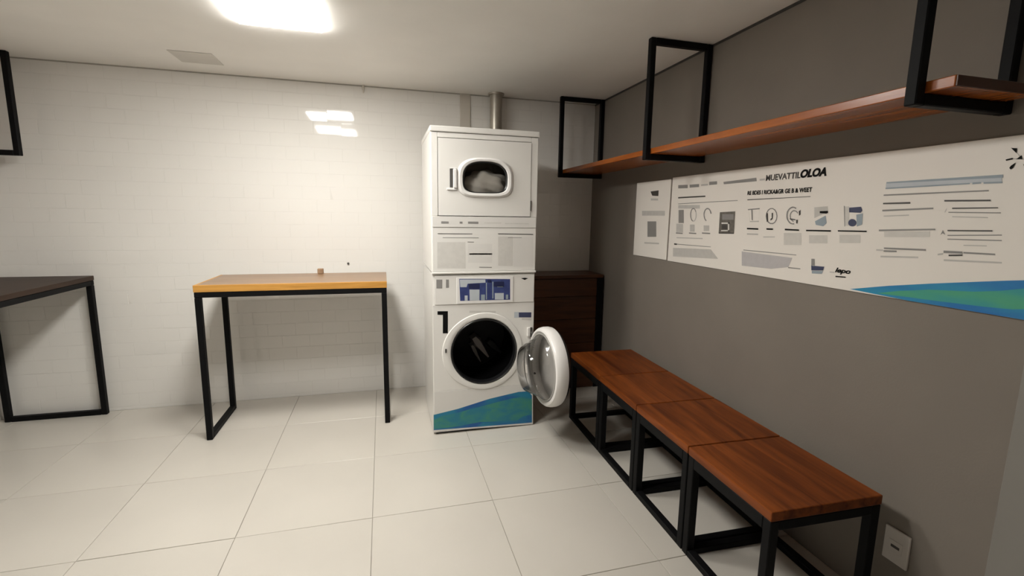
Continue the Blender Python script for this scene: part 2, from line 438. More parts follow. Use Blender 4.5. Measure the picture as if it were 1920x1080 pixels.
# flat print shapes: (y, z) on the wall boards, (x, z) on the machine front
PRINTS = {
 's_dark': ((-0.961,1.615,-1.06,1.618,-1.059,1.581,-0.985,1.586),),
 's_pale': ((-0.97,1.568,-1.058,1.565,-1.06,1.552,-0.972,1.555),(-0.865,1.485,-1.147,1.484,-1.15,1.453,-0.869,1.452),(-0.919,1.269,-1.102,1.275,-1.103,1.265,-0.92,1.259),),
 's_mid': ((-0.944,1.413,-1.053,1.415,-1.065,1.313,-0.955,1.307),),
 'mid': ((-1.274,1.64,-1.369,1.637,-1.371,1.617,-1.276,1.62),(-1.388,1.636,-1.476,1.635,-1.478,1.618,-1.39,1.619),(-1.563,1.642,-1.628,1.641,-1.63,1.624,-1.565,1.624),(-1.68,1.634,-1.912,1.64,-1.917,1.623,-1.684,1.622),(-1.287,1.528,-1.798,1.535,-1.798,1.532,-1.287,1.524),(-1.295,1.489,-1.347,1.489,-1.357,1.41,-1.304,1.409),(-1.443,1.42,-1.434,1.424,-1.438,1.429,-1.444,1.426),(-1.434,1.424,-1.426,1.43,-1.432,1.434,-1.438,1.429),(-1.426,1.43,-1.42,1.439,-1.427,1.442,-1.432,1.434),(-1.42,1.439,-1.415,1.449,-1.424,1.451,-1.427,1.442),(-1.415,1.449,-1.413,1.461,-1.422,1.461,-1.424,1.451),(-1.413,1.461,-1.413,1.472,-1.422,1.47,-1.422,1.461),(-1.413,1.472,-1.416,1.482,-1.424,1.479,-1.422,1.47),(-1.416,1.482,-1.421,1.491,-1.427,1.486,-1.424,1.479),(-1.421,1.491,-1.428,1.496,-1.432,1.491,-1.427,1.486),(-1.428,1.496,-1.436,1.499,-1.438,1.493,-1.432,1.491),(-1.436,1.499,-1.445,1.499,-1.444,1.493,-1.438,1.493),(-1.445,1.499,-1.453,1.495,-1.45,1.49,-1.444,1.493),(-1.453,1.495,-1.461,1.488,-1.456,1.484,-1.45,1.49),(-1.461,1.488,-1.468,1.479,-1.46,1.477,-1.456,1.484),(-1.563,1.424,-1.553,1.429,-1.558,1.434,-1.566,1.43),(-1.553,1.429,-1.545,1.437,-1.552,1.441,-1.558,1.434),(-1.545,1.437,-1.539,1.448,-1.548,1.45,-1.552,1.441),(-1.539,1.448,-1.536,1.459,-1.545,1.459,-1.548,1.45),(-1.536,1.459,-1.535,1.47,-1.545,1.468,-1.545,1.459),(-1.535,1.47,-1.539,1.481,-1.547,1.477,-1.545,1.468),(-1.539,1.481,-1.545,1.489,-1.552,1.484,-1.547,1.477),(-1.545,1.489,-1.553,1.495,-1.557,1.489,-1.552,1.484),(-1.553,1.495,-1.563,1.498,-1.564,1.491,-1.557,1.489),(-1.563,1.498,-1.573,1.497,-1.572,1.491,-1.564,1.491),(-1.573,1.497,-1.583,1.493,-1.579,1.488,-1.572,1.491),(-1.583,1.493,-1.592,1.486,-1.586,1.482,-1.579,1.488),(-1.592,1.486,-1.599,1.477,-1.591,1.474,-1.586,1.482),(-1.599,1.477,-1.604,1.467,-1.595,1.465,-1.591,1.474),(-1.69,1.464,-1.777,1.464,-1.781,1.435,-1.694,1.434),(-1.283,1.35,-1.352,1.35,-1.353,1.343,-1.284,1.343),(-1.414,1.355,-1.483,1.355,-1.484,1.348,-1.415,1.348),(-1.534,1.36,-1.605,1.36,-1.606,1.353,-1.535,1.353),(-1.272,1.28,-1.619,1.284,-1.62,1.281,-1.273,1.276),(-1.875,1.489,-1.952,1.493,-1.952,1.488,-1.876,1.484),(-1.879,1.489,-1.895,1.432,-1.896,1.426,-1.88,1.484),(-1.95,1.492,-1.954,1.431,-1.954,1.428,-1.95,1.489),(-1.898,1.485,-1.907,1.485,-1.914,1.433,-1.906,1.437),(-2.064,1.455,-2.063,1.439,-2.058,1.441,-2.059,1.455),(-2.063,1.439,-2.055,1.426,-2.051,1.429,-2.058,1.441),(-2.055,1.426,-2.042,1.418,-2.04,1.423,-2.051,1.429),(-2.042,1.418,-2.027,1.418,-2.027,1.423,-2.04,1.423),(-2.027,1.418,-2.011,1.425,-2.015,1.429,-2.027,1.423),(-2.011,1.425,-2,1.438,-2.005,1.44,-2.015,1.429),(-2,1.438,-1.994,1.455,-2,1.455,-2.005,1.44),(-1.994,1.455,-1.996,1.472,-2.001,1.47,-2,1.455),(-1.996,1.472,-2.004,1.485,-2.008,1.481,-2.001,1.47),(-2.004,1.485,-2.017,1.492,-2.019,1.488,-2.008,1.481),(-2.017,1.492,-2.033,1.492,-2.032,1.488,-2.019,1.488),(-2.033,1.492,-2.048,1.485,-2.045,1.481,-2.032,1.488),(-2.048,1.485,-2.059,1.472,-2.054,1.47,-2.045,1.481),(-2.059,1.472,-2.064,1.455,-2.059,1.455,-2.054,1.47),(-2.163,1.419,-2.153,1.419,-2.153,1.424,-2.161,1.425),(-2.153,1.419,-2.142,1.421,-2.144,1.426,-2.153,1.424),(-2.142,1.421,-2.133,1.426,-2.137,1.431,-2.144,1.426),(-2.133,1.426,-2.125,1.434,-2.13,1.437,-2.137,1.431),(-2.125,1.434,-2.118,1.443,-2.125,1.445,-2.13,1.437),(-2.118,1.443,-2.115,1.454,-2.122,1.455,-2.125,1.445),(-2.115,1.454,-2.114,1.465,-2.121,1.464,-2.122,1.455),(-2.114,1.465,-2.115,1.475,-2.122,1.473,-2.121,1.464),(-2.115,1.475,-2.12,1.484,-2.126,1.481,-2.122,1.473),(-2.12,1.484,-2.127,1.491,-2.131,1.487,-2.126,1.481),(-2.127,1.491,-2.136,1.496,-2.138,1.49,-2.131,1.487),(-2.136,1.496,-2.145,1.498,-2.146,1.492,-2.138,1.49),(-2.145,1.498,-2.155,1.496,-2.154,1.491,-2.146,1.492),(-2.155,1.496,-2.165,1.492,-2.162,1.487,-2.154,1.491),(-2.157,1.43,-2.15,1.433,-2.152,1.437,-2.157,1.435),(-2.15,1.433,-2.143,1.437,-2.147,1.44,-2.152,1.437),(-2.143,1.437,-2.138,1.443,-2.142,1.445,-2.147,1.44),(-2.138,1.443,-2.135,1.449,-2.14,1.451,-2.142,1.445),(-2.135,1.449,-2.133,1.457,-2.138,1.457,-2.14,1.451),(-2.133,1.457,-2.133,1.464,-2.138,1.463,-2.138,1.457),(-2.133,1.464,-2.136,1.471,-2.14,1.468,-2.138,1.463),(-2.136,1.471,-2.14,1.476,-2.144,1.473,-2.14,1.468),(-2.14,1.476,-2.145,1.48,-2.148,1.476,-2.144,1.473),(-2.145,1.48,-2.152,1.482,-2.153,1.477,-2.148,1.476),(-2.152,1.482,-2.159,1.481,-2.159,1.477,-2.153,1.477),(-2.159,1.481,-2.166,1.479,-2.164,1.475,-2.159,1.477),(-2.166,1.479,-2.172,1.475,-2.169,1.472,-2.164,1.475),(-2.172,1.475,-2.177,1.469,-2.173,1.467,-2.169,1.472),(-1.869,1.286,-2.19,1.287,-2.191,1.284,-1.869,1.282),(-2.154,1.228,-2.219,1.229,-2.22,1.225,-2.154,1.223),(-2.269,1.276,-2.284,1.277,-2.288,1.249,-2.272,1.247),(-2.391,1.497,-2.403,1.417,-2.403,1.417,-2.391,1.497),(-2.389,1.497,-2.393,1.497,-2.405,1.417,-2.402,1.417),(-2.54,1.536,-2.852,1.538,-2.853,1.534,-2.54,1.531),(-2.542,1.481,-2.709,1.487,-2.71,1.482,-2.543,1.475),(-2.539,1.409,-2.724,1.418,-2.725,1.413,-2.54,1.403),(-2.755,1.473,-2.891,1.471,-2.891,1.468,-2.755,1.47),(-2.762,1.399,-2.902,1.406,-2.903,1.403,-2.763,1.396),(-2.764,1.387,-2.904,1.39,-2.905,1.387,-2.764,1.384),(-2.566,1.335,-2.612,1.337,-2.613,1.331,-2.567,1.329),(-2.758,1.348,-2.81,1.349,-2.812,1.342,-2.759,1.34),(-2.813,1.348,-2.894,1.349,-2.895,1.344,-2.814,1.343),(-2.566,1.345,-2.705,1.349,-2.706,1.343,-2.567,1.339),(-2.742,1.398,-2.747,1.414,-2.756,1.399,-2.748,1.404),(-2.898,1.625,-2.93,1.621,-2.93,1.619,-2.898,1.624),(-2.904,1.642,-2.912,1.631,-2.912,1.629,-2.904,1.641),),
 'pale': ((-1.493,1.632,-1.553,1.632,-1.554,1.623,-1.495,1.623),(-1.934,1.633,-1.967,1.633,-1.968,1.624,-1.935,1.624),(-1.288,1.519,-1.496,1.515,-1.498,1.495,-1.29,1.497),(-1.281,1.404,-1.347,1.405,-1.353,1.353,-1.287,1.35),(-1.468,1.479,-1.47,1.474,-1.462,1.472,-1.46,1.477),(-1.47,1.474,-1.472,1.467,-1.464,1.466,-1.462,1.472),(-1.472,1.467,-1.474,1.461,-1.465,1.461,-1.464,1.466),(-1.474,1.461,-1.474,1.455,-1.465,1.455,-1.465,1.461),(-1.474,1.455,-1.474,1.448,-1.465,1.45,-1.465,1.455),(-1.474,1.448,-1.473,1.442,-1.465,1.445,-1.465,1.45),(-1.473,1.442,-1.471,1.437,-1.463,1.44,-1.465,1.445),(-1.471,1.437,-1.469,1.432,-1.462,1.436,-1.463,1.44),(-1.469,1.432,-1.465,1.428,-1.46,1.432,-1.462,1.436),(-1.465,1.428,-1.462,1.424,-1.457,1.429,-1.46,1.432),(-1.462,1.424,-1.457,1.422,-1.454,1.427,-1.457,1.429),(-1.457,1.422,-1.453,1.42,-1.451,1.426,-1.454,1.427),(-1.453,1.42,-1.448,1.42,-1.447,1.425,-1.451,1.426),(-1.448,1.42,-1.443,1.42,-1.444,1.426,-1.447,1.425),(-1.418,1.402,-1.461,1.403,-1.466,1.361,-1.423,1.36),(-1.544,1.4,-1.592,1.401,-1.595,1.37,-1.548,1.368),(-1.293,1.321,-1.544,1.328,-1.544,1.322,-1.294,1.315),(-1.263,1.253,-1.621,1.269,-1.687,1.222,-1.269,1.199),(-1.896,1.43,-1.954,1.432,-1.955,1.427,-1.896,1.425),(-2.255,1.493,-2.318,1.497,-2.321,1.475,-2.261,1.448),(-1.883,1.369,-1.957,1.37,-1.957,1.364,-1.884,1.362),(-1.991,1.358,-2.061,1.361,-2.061,1.357,-1.992,1.353),(-2.361,1.232,-2.382,1.233,-2.382,1.229,-2.362,1.228),(-2.55,1.46,-2.636,1.464,-2.637,1.46,-2.55,1.456),(-2.767,1.459,-2.861,1.457,-2.862,1.454,-2.768,1.456),(-2.81,1.37,-2.87,1.372,-2.871,1.369,-2.811,1.367),(-2.539,1.337,-2.564,1.337,-2.565,1.332,-2.539,1.331),(-2.558,1.314,-2.685,1.322,-2.686,1.316,-2.558,1.308),(-2.762,1.32,-2.913,1.326,-2.914,1.321,-2.763,1.314),(-2.742,1.336,-2.758,1.34,-2.758,1.335,-2.743,1.331),(-2.744,1.474,-2.749,1.486,-2.749,1.481,-2.745,1.469),),
 'dark': ((-1.282,1.567,-1.54,1.567,-1.541,1.56,-1.283,1.559),(-1.695,1.406,-1.735,1.407,-1.738,1.385,-1.698,1.384),(-1.675,1.365,-1.79,1.368,-1.791,1.362,-1.676,1.359),(-1.272,1.282,-1.301,1.282,-1.302,1.273,-1.273,1.273),(-1.866,1.537,-2.231,1.54,-2.231,1.538,-1.866,1.533),(-1.902,1.48,-1.912,1.436,-1.913,1.43,-1.903,1.474),(-1.999,1.469,-2.011,1.427,-2.011,1.427,-1.999,1.469),(-1.996,1.469,-2.006,1.469,-2.012,1.431,-2.004,1.427),(-2.029,1.47,-2.037,1.47,-2.038,1.442,-2.026,1.434,-2.025,1.442,-2.032,1.446),(-2.179,1.477,-2.188,1.483,-2.19,1.462,-2.183,1.458),(-2.17,1.44,-2.179,1.44,-2.179,1.423,-2.172,1.425),(-2.135,1.446,-2.166,1.442,-2.167,1.438,-2.136,1.441),(-2.542,1.506,-2.635,1.507,-2.636,1.501,-2.542,1.501),(-2.738,1.511,-2.861,1.509,-2.862,1.504,-2.739,1.506),(-2.764,1.486,-2.882,1.486,-2.883,1.483,-2.764,1.482),(-2.76,1.415,-2.878,1.418,-2.879,1.414,-2.761,1.411),(-2.774,1.336,-2.812,1.34,-2.812,1.335,-2.775,1.331),),
 'photo': ((-1.671,1.474,-1.787,1.478,-1.792,1.363,-1.674,1.361),),
 'white': ((-1.691,1.419,-1.751,1.42,-1.752,1.413,-1.692,1.412),(-1.741,1.419,-1.751,1.42,-1.756,1.375,-1.746,1.375),(-1.693,1.378,-1.756,1.38,-1.756,1.375,-1.694,1.373),),
 'blue': ((-2.266,1.435,-2.313,1.459,-2.322,1.429,-2.308,1.415,-2.272,1.42),(-2.277,1.226,-2.332,1.231,-2.326,1.218,-2.279,1.214),(-2.445,1.463,-2.47,1.468,-2.473,1.426,-2.453,1.418),(-2.544,1.58,-2.881,1.581,-2.882,1.572,-2.544,1.575),(-2.543,1.56,-2.801,1.562,-2.802,1.558,-2.544,1.555),(-2.808,1.563,-2.83,1.563,-2.831,1.558,-2.808,1.557),(-2.836,1.562,-2.882,1.561,-2.883,1.556,-2.837,1.557),),
 'black': ((-2.284,1.477,-2.321,1.478,-2.323,1.47,-2.316,1.467,-2.285,1.469),(-1.88,1.396,-1.955,1.396,-1.956,1.389,-1.881,1.389),(-2.006,1.398,-2.046,1.398,-2.046,1.391,-2.007,1.391),(-2.114,1.399,-2.191,1.398,-2.192,1.392,-2.115,1.392),(-2.227,1.398,-2.346,1.4,-2.346,1.394,-2.228,1.392),(-2.39,1.218,-2.433,1.22,-2.434,1.216,-2.39,1.213),(-2.376,1.401,-2.494,1.403,-2.495,1.398,-2.377,1.396),(-2.889,1.656,-2.903,1.653,-2.904,1.639),(-2.881,1.624,-2.897,1.627,-2.898,1.623,-2.883,1.62),(-2.905,1.622,-2.916,1.632,-2.919,1.621),(-2.906,1.613,-2.902,1.599,-2.897,1.594,-2.893,1.599,-2.896,1.605),(-2.925,1.624,-2.944,1.623,-2.945,1.616,-2.926,1.619),(-2.92,1.645,-2.933,1.654,-2.931,1.639),(-2.923,1.608,-2.936,1.594,-2.93,1.591),),
 'faint': ((-2.11,1.379,-2.204,1.383,-2.21,1.331,-2.117,1.325),(-2.244,1.375,-2.331,1.379,-2.335,1.346,-2.249,1.341),(-2.393,1.495,-2.411,1.495,-2.42,1.421,-2.403,1.42),(-2.385,1.383,-2.471,1.386,-2.475,1.356,-2.389,1.351),(-2.559,1.402,-2.709,1.408,-2.711,1.39,-2.562,1.383),),
 'lav': ((-1.858,1.276,-2.171,1.271,-2.154,1.228,-2.058,1.209,-1.867,1.204),),
 'navy': ((-2.272,1.247,-2.334,1.249,-2.331,1.233,-2.275,1.227),(-2.413,1.49,-2.46,1.493,-2.467,1.479,-2.461,1.47,-2.415,1.472),(-2.45,1.432,-2.449,1.426,-2.445,1.421,-2.438,1.418,-2.431,1.418,-2.424,1.42,-2.418,1.425,-2.416,1.432,-2.417,1.438,-2.421,1.443,-2.427,1.446,-2.435,1.446,-2.442,1.443,-2.447,1.438),),
 'ice': ((-2.543,1.575,-2.879,1.572,-2.881,1.561,-2.544,1.56),),
 'wave': ((-2.457,1.174,-2.6,1.208,-2.732,1.235,-2.923,1.271,-2.97,1.279,-2.993,1.282,-3.01,1.162,-2.977,1.164,-2.839,1.16,-2.671,1.159),),
 'green': ((-2.563,1.175,-2.641,1.196,-2.735,1.215,-2.859,1.228,-2.923,1.241,-2.996,1.262,-3.004,1.202,-2.956,1.191,-2.884,1.186,-2.762,1.181,-2.656,1.178),),
 'w_mid': ((-1.426,1.398,-1.38,1.397,-1.38,1.384,-1.426,1.384),(-1.312,1.397,-1.294,1.397,-1.294,1.384,-1.312,1.385),(-1.259,1.398,-1.193,1.398,-1.193,1.384,-1.259,1.385),(-1.186,1.112,-1.103,1.11,-1.103,1.105,-1.186,1.107),(-1.261,1.273,-1.221,1.272,-1.221,1.267,-1.261,1.268),(-1.417,1.299,-1.19,1.299,-1.19,1.295,-1.417,1.296),(-0.999,1.3,-0.906,1.3,-0.906,1.297,-0.999,1.297),(-1.459,1.036,-1.422,1.035,-1.423,0.979,-1.459,0.98),(-1.399,1.035,-1.381,1.034,-1.381,0.983,-1.4,0.983),),
 'w_pale': ((-1.155,1.394,-1.046,1.394,-1.046,1.387,-1.155,1.387),(-1.02,1.391,-0.861,1.391,-0.861,1.385,-1.02,1.385),(-1.451,1.269,-1.275,1.269,-1.275,1.103,-1.452,1.106),(-1.063,1.305,-0.967,1.305,-0.964,1.116,-1.061,1.118),(-1.25,1.199,-1.102,1.198,-1.102,1.189,-1.25,1.19),(-1.249,0.828,-1.074,0.82,-1.074,0.806,-1.249,0.814),(-0.895,0.765,-0.827,0.759,-0.827,0.745,-0.895,0.751),),
 'w_dark': ((-1.448,1.324,-1.231,1.323,-1.231,1.319,-1.448,1.32),(-1.065,1.325,-0.829,1.322,-0.829,1.317,-1.064,1.32),),
 'w_faint': ((-1.259,1.258,-1.103,1.258,-1.102,1.137,-1.259,1.139),(-0.963,1.302,-0.829,1.303,-0.824,1.108,-0.96,1.11),),
 'w_black': ((-0.908,1.033,-0.881,1.036,-0.857,1.032,-0.881,1.021),(-1.454,0.833,-1.388,0.831,-1.389,0.686,-1.421,0.687,-1.42,0.808,-1.454,0.81),),
 'w_ice': ((-0.948,0.808,-0.917,0.807,-0.916,0.768,-0.948,0.769),(-1.313,1.034,-1.147,1.031,-1.146,1.01,-1.262,1.006,-1.269,0.984,-1.31,0.985),(-1.25,0.968,-1.185,0.966,-1.185,0.895,-1.249,0.897),(-1.084,0.94,-1.024,0.939,-1.023,0.896,-1.083,0.898),(-1.281,0.93,-1.262,0.93,-1.262,0.896,-1.281,0.897),),
 'w_navy': ((-0.917,0.804,-0.83,0.801,-0.83,0.766,-0.916,0.77),),
 'w_white': ((-1.487,0.155,-1.325,0.179,-1.109,0.229,-0.91,0.259,-0.836,0.259,-0.806,0.221,-0.801,0.005,-1.489,0.027),),
 'w_wave': ((-1.485,0.143,-1.325,0.169,-1.109,0.22,-0.91,0.25,-0.84,0.248,-0.813,0.216,-0.808,0.018,-1.486,0.037),),
 'w_green': ((-1.484,0.111,-1.425,0.13,-1.314,0.145,-1.12,0.18,-0.968,0.207,-0.861,0.214,-0.812,0.188,-0.81,0.077,-0.87,0.071,-0.918,0.045,-1.061,0.054,-1.177,0.061,-1.325,0.047,-1.485,0.043),),
 'w_screen': ((-1.316,1.038,-0.982,1.03,-0.98,0.893,-1.31,0.896),),
 'w_blue': ((-1.175,0.933,-1.149,0.933,-1.149,0.895,-1.175,0.896),(-1.01,0.928,-0.994,0.928,-0.993,0.898,-1.01,0.898),(-1.143,1.01,-1.137,1.01,-1.136,0.9,-1.142,0.9),(-1.101,1.015,-1.094,1.015,-1.093,0.905,-1.1,0.905),(-1.068,0.986,-1.029,0.985,-1.029,0.978,-1.068,0.979),),
 'w_navy2': ((-1.091,1.015,-1.023,1.014,-1.022,0.981,-1.091,0.983),(-1.134,1.028,-1.107,1.027,-1.107,1.009,-1.133,1.01),(-1.256,1.005,-1.185,1.003,-1.185,0.972,-1.256,0.974),),
}

# ---------------------------------------------------------------- the room
H = 2.381
XL = -4.34          # left wall
YF = -5.3           # wall behind the viewpoint
fl = struct('floor', bm_box(XL, 0, YF, 0, -0.12, -0.004), 'floor_grout')
ce = struct('ceiling', bm_box(XL-.1, .1, YF-.1, .1, H, H+0.1), 'ceil')
wb = struct('wall_back', bm_box(XL-.1, .1, 0.0012, 0.11, -0.12, H), 'grout')
wr = struct('wall_right', bm_box(0, .1, YF-.1, 0.0022, -0.12, H), 'grey_wall')
wl_ = struct('wall_left', bm_box(XL-.1, XL, YF-.1, 0.0022, -0.12, H), 'white_wall')
wf_ = struct('wall_front', bm_box(XL, 0, YF-.1, YF, -0.12, H), 'grey_wall')
# paler pilaster where the grey wall stops, and the narrow beige strip over the machine
struct('trim_1', bm_box(-0.045, 0.0, -3.32, -3.02, 0, H, bev=0.004), 'light_wall')
struct('trim_2', bm_box(-1.163, -1.078, -0.012, 0.0, 1.5, H, bev=0.004), 'strip')

struct('gap_shade_right', bm_box(-0.005, 0.0, -3.02, -0.001, H-.012, H), 'gap')  # dark strip painted in place of the shadow gap under the ceiling
struct('gap_shade_back', bm_box(XL, -0.006, -0.004, 0.0, H-.008, H), 'gap_light')  # greyer strip painting the same gap's shade along the tiled wall

# floor tiles, each its own slab
S, FX, FY = 0.5895, -2.4471, -1.7139
def cuts(lo, hi, start, step):
    k = math.floor((lo-start)/step)
    out = []
    while start+k*step < hi:
        a, b = max(lo, start+k*step), min(hi, start+(k+1)*step)
        if b-a > 0.02:
            out.append((a, b))
        k += 1
    return out
cache = {}
def slab(kind, wx, wy, build):
    key = (kind, round(wx, 3), round(wy, 3))
    if key not in cache:
        bm = build(wx, wy)
        bmesh.ops.recalc_face_normals(bm, faces=bm.faces)
        me = bpy.data.meshes.new(kind)
        bm.to_mesh(me)
        bm.free()
        cache[key] = me
    return cache[key]
for a, b in cuts(XL, 0, FX, S):
    for c, d_ in cuts(YF, 0, FY, S):
        g = 0.0013
        me = slab('floor_tile', b-a, d_-c, lambda wx, wy: bm_box(-wx/2+g, wx/2-g, -wy/2+g, wy/2-g, -0.012, 0, bev=0.0012))
        if not me.materials:
            me.materials.append(M['floor'])
        o = bpy.data.objects.new('tile', me)
        COL.objects.link(o)
        o.parent = fl
        o.location = ((a+b)/2, (c+d_)/2, random.uniform(-0.0004, 0.0))
        o.rotation_euler = (random.gauss(0, 0.0006), random.gauss(0, 0.0006), 0)

# glazed wall tiles in running bond
TW, TH = 0.196, 0.0945
wall_tiles = []
row = 0
z = 2.198
while z < H: z += TH
while z > -0.02:
    z0, z1 = max(z-TH, 0.0), min(z, H)
    k = round((2.198-z)/TH)
    off = -1.956 if k % 2 == 0 else -1.956-TW/2
    if z1-z0 > 0.02:
        for a, b in cuts(XL, 0, off, TW):
            wall_tiles.append((a, b, z0, z1))
    z -= TH
def wt_build(wx, wz):
    g = 0.0010
    bm = bm_box(-wx/2+g, wx/2-g, 0, 0.008, -wz/2+g, wz/2-g)
    fr = [e for e in bm.edges if all(v.co.y < 1e-6 for v in e.verts)]
    bmesh.ops.bevel(bm, geom=fr, offset=0.0006, segments=1, affect='EDGES')
    return bm
def tile_rank(t):
    x, zz = (t[0]+t[1])/2, (t[2]+t[3])/2
    full = (t[1]-t[0] > TW-.01) and (t[3]-t[2] > TH-.01)
    hidden = x > -1.45 or (zz < 0.1)
    return (hidden, not full, (x+2.4)**2 + ((zz-1.5)*1.2)**2)
wall_tiles.sort(key=tile_rank)
rest = bmesh.new()
for i, (a, b, z0, z1) in enumerate(wall_tiles):
    me = slab('wall_tile', b-a, z1-z0, wt_build)
    if not me.materials:
        me.materials.append(M['tile'])
    loc = Vector(((a+b)/2, random.uniform(0, 0.0004), (z0+z1)/2))
    rx, rz = random.gauss(0, 0.0035), random.gauss(0, 0.0035)
    if i < 300:
        o = bpy.data.objects.new('tile', me)
        COL.objects.link(o)
        o.parent = wb
        o.location = loc
        o.rotation_euler = (rx, 0, rz)
    else:
        t = bmesh.new()
        t.from_mesh(me)
        bmesh.ops.transform(t, matrix=Matrix.Translation(loc) @ Matrix.Rotation(rz, 4, 'Z') @ Matrix.Rotation(rx, 4, 'X'), verts=t.verts)
        tm = bpy.data.meshes.new('tmp')
        t.to_mesh(tm)
        t.free()
        rest.from_mesh(tm)
        bpy.data.meshes.remove(tm)
ro = obj('remaining_tiles', rest, 'tile', wb)
ro['kind'] = 'stuff'

# ---------------------------------------------------------------- ceiling lamp
lx0, lx1 = -2.44, -2.05
M['lamp'] = emit('lamp_diffuser', LAMP_COLOR, LAMP_POWER)
for ly0, lab in ((-1.475, 'bright square white lamp on the ceiling, nearest the tiled wall'),
                 (-2.300, 'square white ceiling lamp farther from the tiled wall')):
    ly1 = ly0+0.40
    lamp = thing('ceiling_lamp', lab, 'lamp', ((lx0+lx1)/2, (ly0+ly1)/2, H), 'square ceiling lamps in a row')
    obj('housing', bm_box(lx0+.004, lx1-.004, ly0+.004, ly1-.004, H-0.0085, H-0.0005, bev=0.002), 'plastic', lamp)
    obj('diffuser', bm_box(lx0, lx1, ly0, ly1, H-0.016, H-0.009, bev=0.003, seg=2), 'lamp', lamp)

# grey square hatch in the ceiling
hatch = thing('ceiling_hatch', 'faint grey square hatch panel set flush in the ceiling above the left side', 'hatch', (-2.87, -0.35, H))
obj('hatch_panel', bm_box(-2.985, -2.745, -0.465, -0.235, H-0.004, H-0.0005, bev=0.0015), 'hatch', hatch)

# ---------------------------------------------------------------- stacked washer and dryer
L, R, W, YB = -1.487, -0.804, -0.9245, -0.30
TOP = 1.9648
wd = thing('stacked_washer_dryer', 'white washing machine with open round door, stacked dryer on top', 'washing machine', ((L+R)/2, (W+YB)/2, 0))
def shell(x0, x1, y0, y1, z0, z1, t=0.012):
    """five-sided box open towards the viewer, one connected skin"""
    bm = bmesh.new()
    def ringv(a, c, d, e, y): return [bm.verts.new((a, y, d)), bm.verts.new((c, y, d)), bm.verts.new((c, y, e)), bm.verts.new((a, y, e))]
    rs = [ringv(x0, x1, z0, z1, y1), ringv(x0, x1, z0, z1, y0), ringv(x0+t, x1-t, z0+t, z1-t, y0), ringv(x0+t, x1-t, z0+t, z1-t, y1-t)]
    for a_, b_ in zip(rs, rs[1:]):
        for i in range(4):
            j = (i+1) % 4
            bm.faces.new((a_[i], a_[j], b_[j], b_[i]))
    bm.faces.new(rs[0])
    bm.faces.new(rs[3])
    return bm
obj('base_plinth', bm_box(L+.02, R-.02, W+.02, YB-.02, 0, 0.03), 'dark_plastic', wd)
obj('washer_body', shell(L+.003, R-.005, W+0.012, YB, 0.012, 1.066), 'enamel', wd)
DX, DZ, DR = -1.149, 0.551, 0.222
bm = bmesh.new()
plate_hole(bm, L+.006, R-.008, 0.300, 0.8702, DX, DZ, lambda a: DR, W, W+0.02)
front = obj('washer_front', bm, 'enamel', wd)
bm = bmesh.new()
# raised circular seat the door closes on, wider on the latch side
def seat_out(a):
    return 0.262 + 0.018*max(0.0, math.cos(a-math.pi))**3
ring_band(bm, DX, DZ, lambda a: DR, seat_out, [(0, W+0.012), (0, W-0.002), (0.15, W-0.007), (0.55, W-0.008), (0.9, W-0.006), (1, W+0.001)], 64)
obj('door_seat', bm, 'enamel', front, smooth=True)
bm = bmesh.new()
ry = Matrix.Translation((DX, W, DZ)) @ Matrix.Rotation(-math.pi/2, 4, 'X')   # local z -> +y
lathe(bm, [(DR+.001, -0.003), (DR-.004, -0.009), (DR-.012, -0.004), (DR-.018, 0.03), (DR-.006, 0.05), (DR+.002, 0.03)], 64, ry, closed=True)
obj('door_gasket', bm, 'rubber', front, smooth=True)
bm = bmesh.new()
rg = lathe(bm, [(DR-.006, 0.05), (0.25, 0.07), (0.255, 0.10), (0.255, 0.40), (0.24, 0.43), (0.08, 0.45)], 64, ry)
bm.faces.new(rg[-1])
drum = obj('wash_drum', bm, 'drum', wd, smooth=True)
VA = (-1.095, 0.473, math.radians(-54.6), 0.21)
VB = (-1.131, 0.425, math.radians(-63), 0.16)
def blade(cx, cz, ang, ln, wd_, y0, y1):
    bm = bmesh.new()
    c, s = math.cos(ang), math.sin(ang)
    prof = [(-.5, -.35), (-.2, -.5), (.5, -.12), (.5, .12), (-.2, .5), (-.5, .35)]
    a_ = []
    b_ = []
    for px, py in prof:
        X, Z = px*ln, py*wd_
        a_.append(bm.verts.new((cx+c*X-s*Z, y0, cz+s*X+c*Z)))
        b_.append(bm.verts.new((cx+c*X*.9-s*Z*.6, y1, cz+s*X*.9+c*Z*.6)))
    bm.faces.new(b_)
    for i in range(6):
        j = (i+1) % 6
        bm.faces.new((a_[i], a_[j], b_[j], b_[i]))
    return bm
obj('drum_vane', blade(VA[0], VA[1], VA[2], VA[3], 0.075, W+.43, W+.36), 'vane', drum)
obj('drum_vane', blade(VB[0], VB[1], VB[2], VB[3], 0.04, W+.43, W+.37), 'drum_light', drum)
obj('drum_vane', blade(-0.985, 0.46, math.radians(-45), 0.15, 0.07, W+.43, W+.39), 'dark_plastic', drum)
# kick panel, control panel
obj('kick_panel', bm_box(L+.006, R-.008, W-.001, W+.02, 0.022, 0.2985, bev=0.0015), 'enamel2', wd)
cp = obj('control_panel', bm_box(L+.016, R-.010, W-.004, W+.02, 0.872, 1.058, bev=0.003), 'enamel', wd)
bm = bmesh.new()
box(bm, L+.155, R-.155, W-.008, W-.003, 0.876, 1.047, bev=0.002)
obj('screen_frame', bm, 'plastic', cp)
bm = bmesh.new()
box(bm, L, R-.002, W-.012, W+.02, 1.070, 1.083, bev=0.003)
obj('middle_lip', bm, 'enamel', wd)
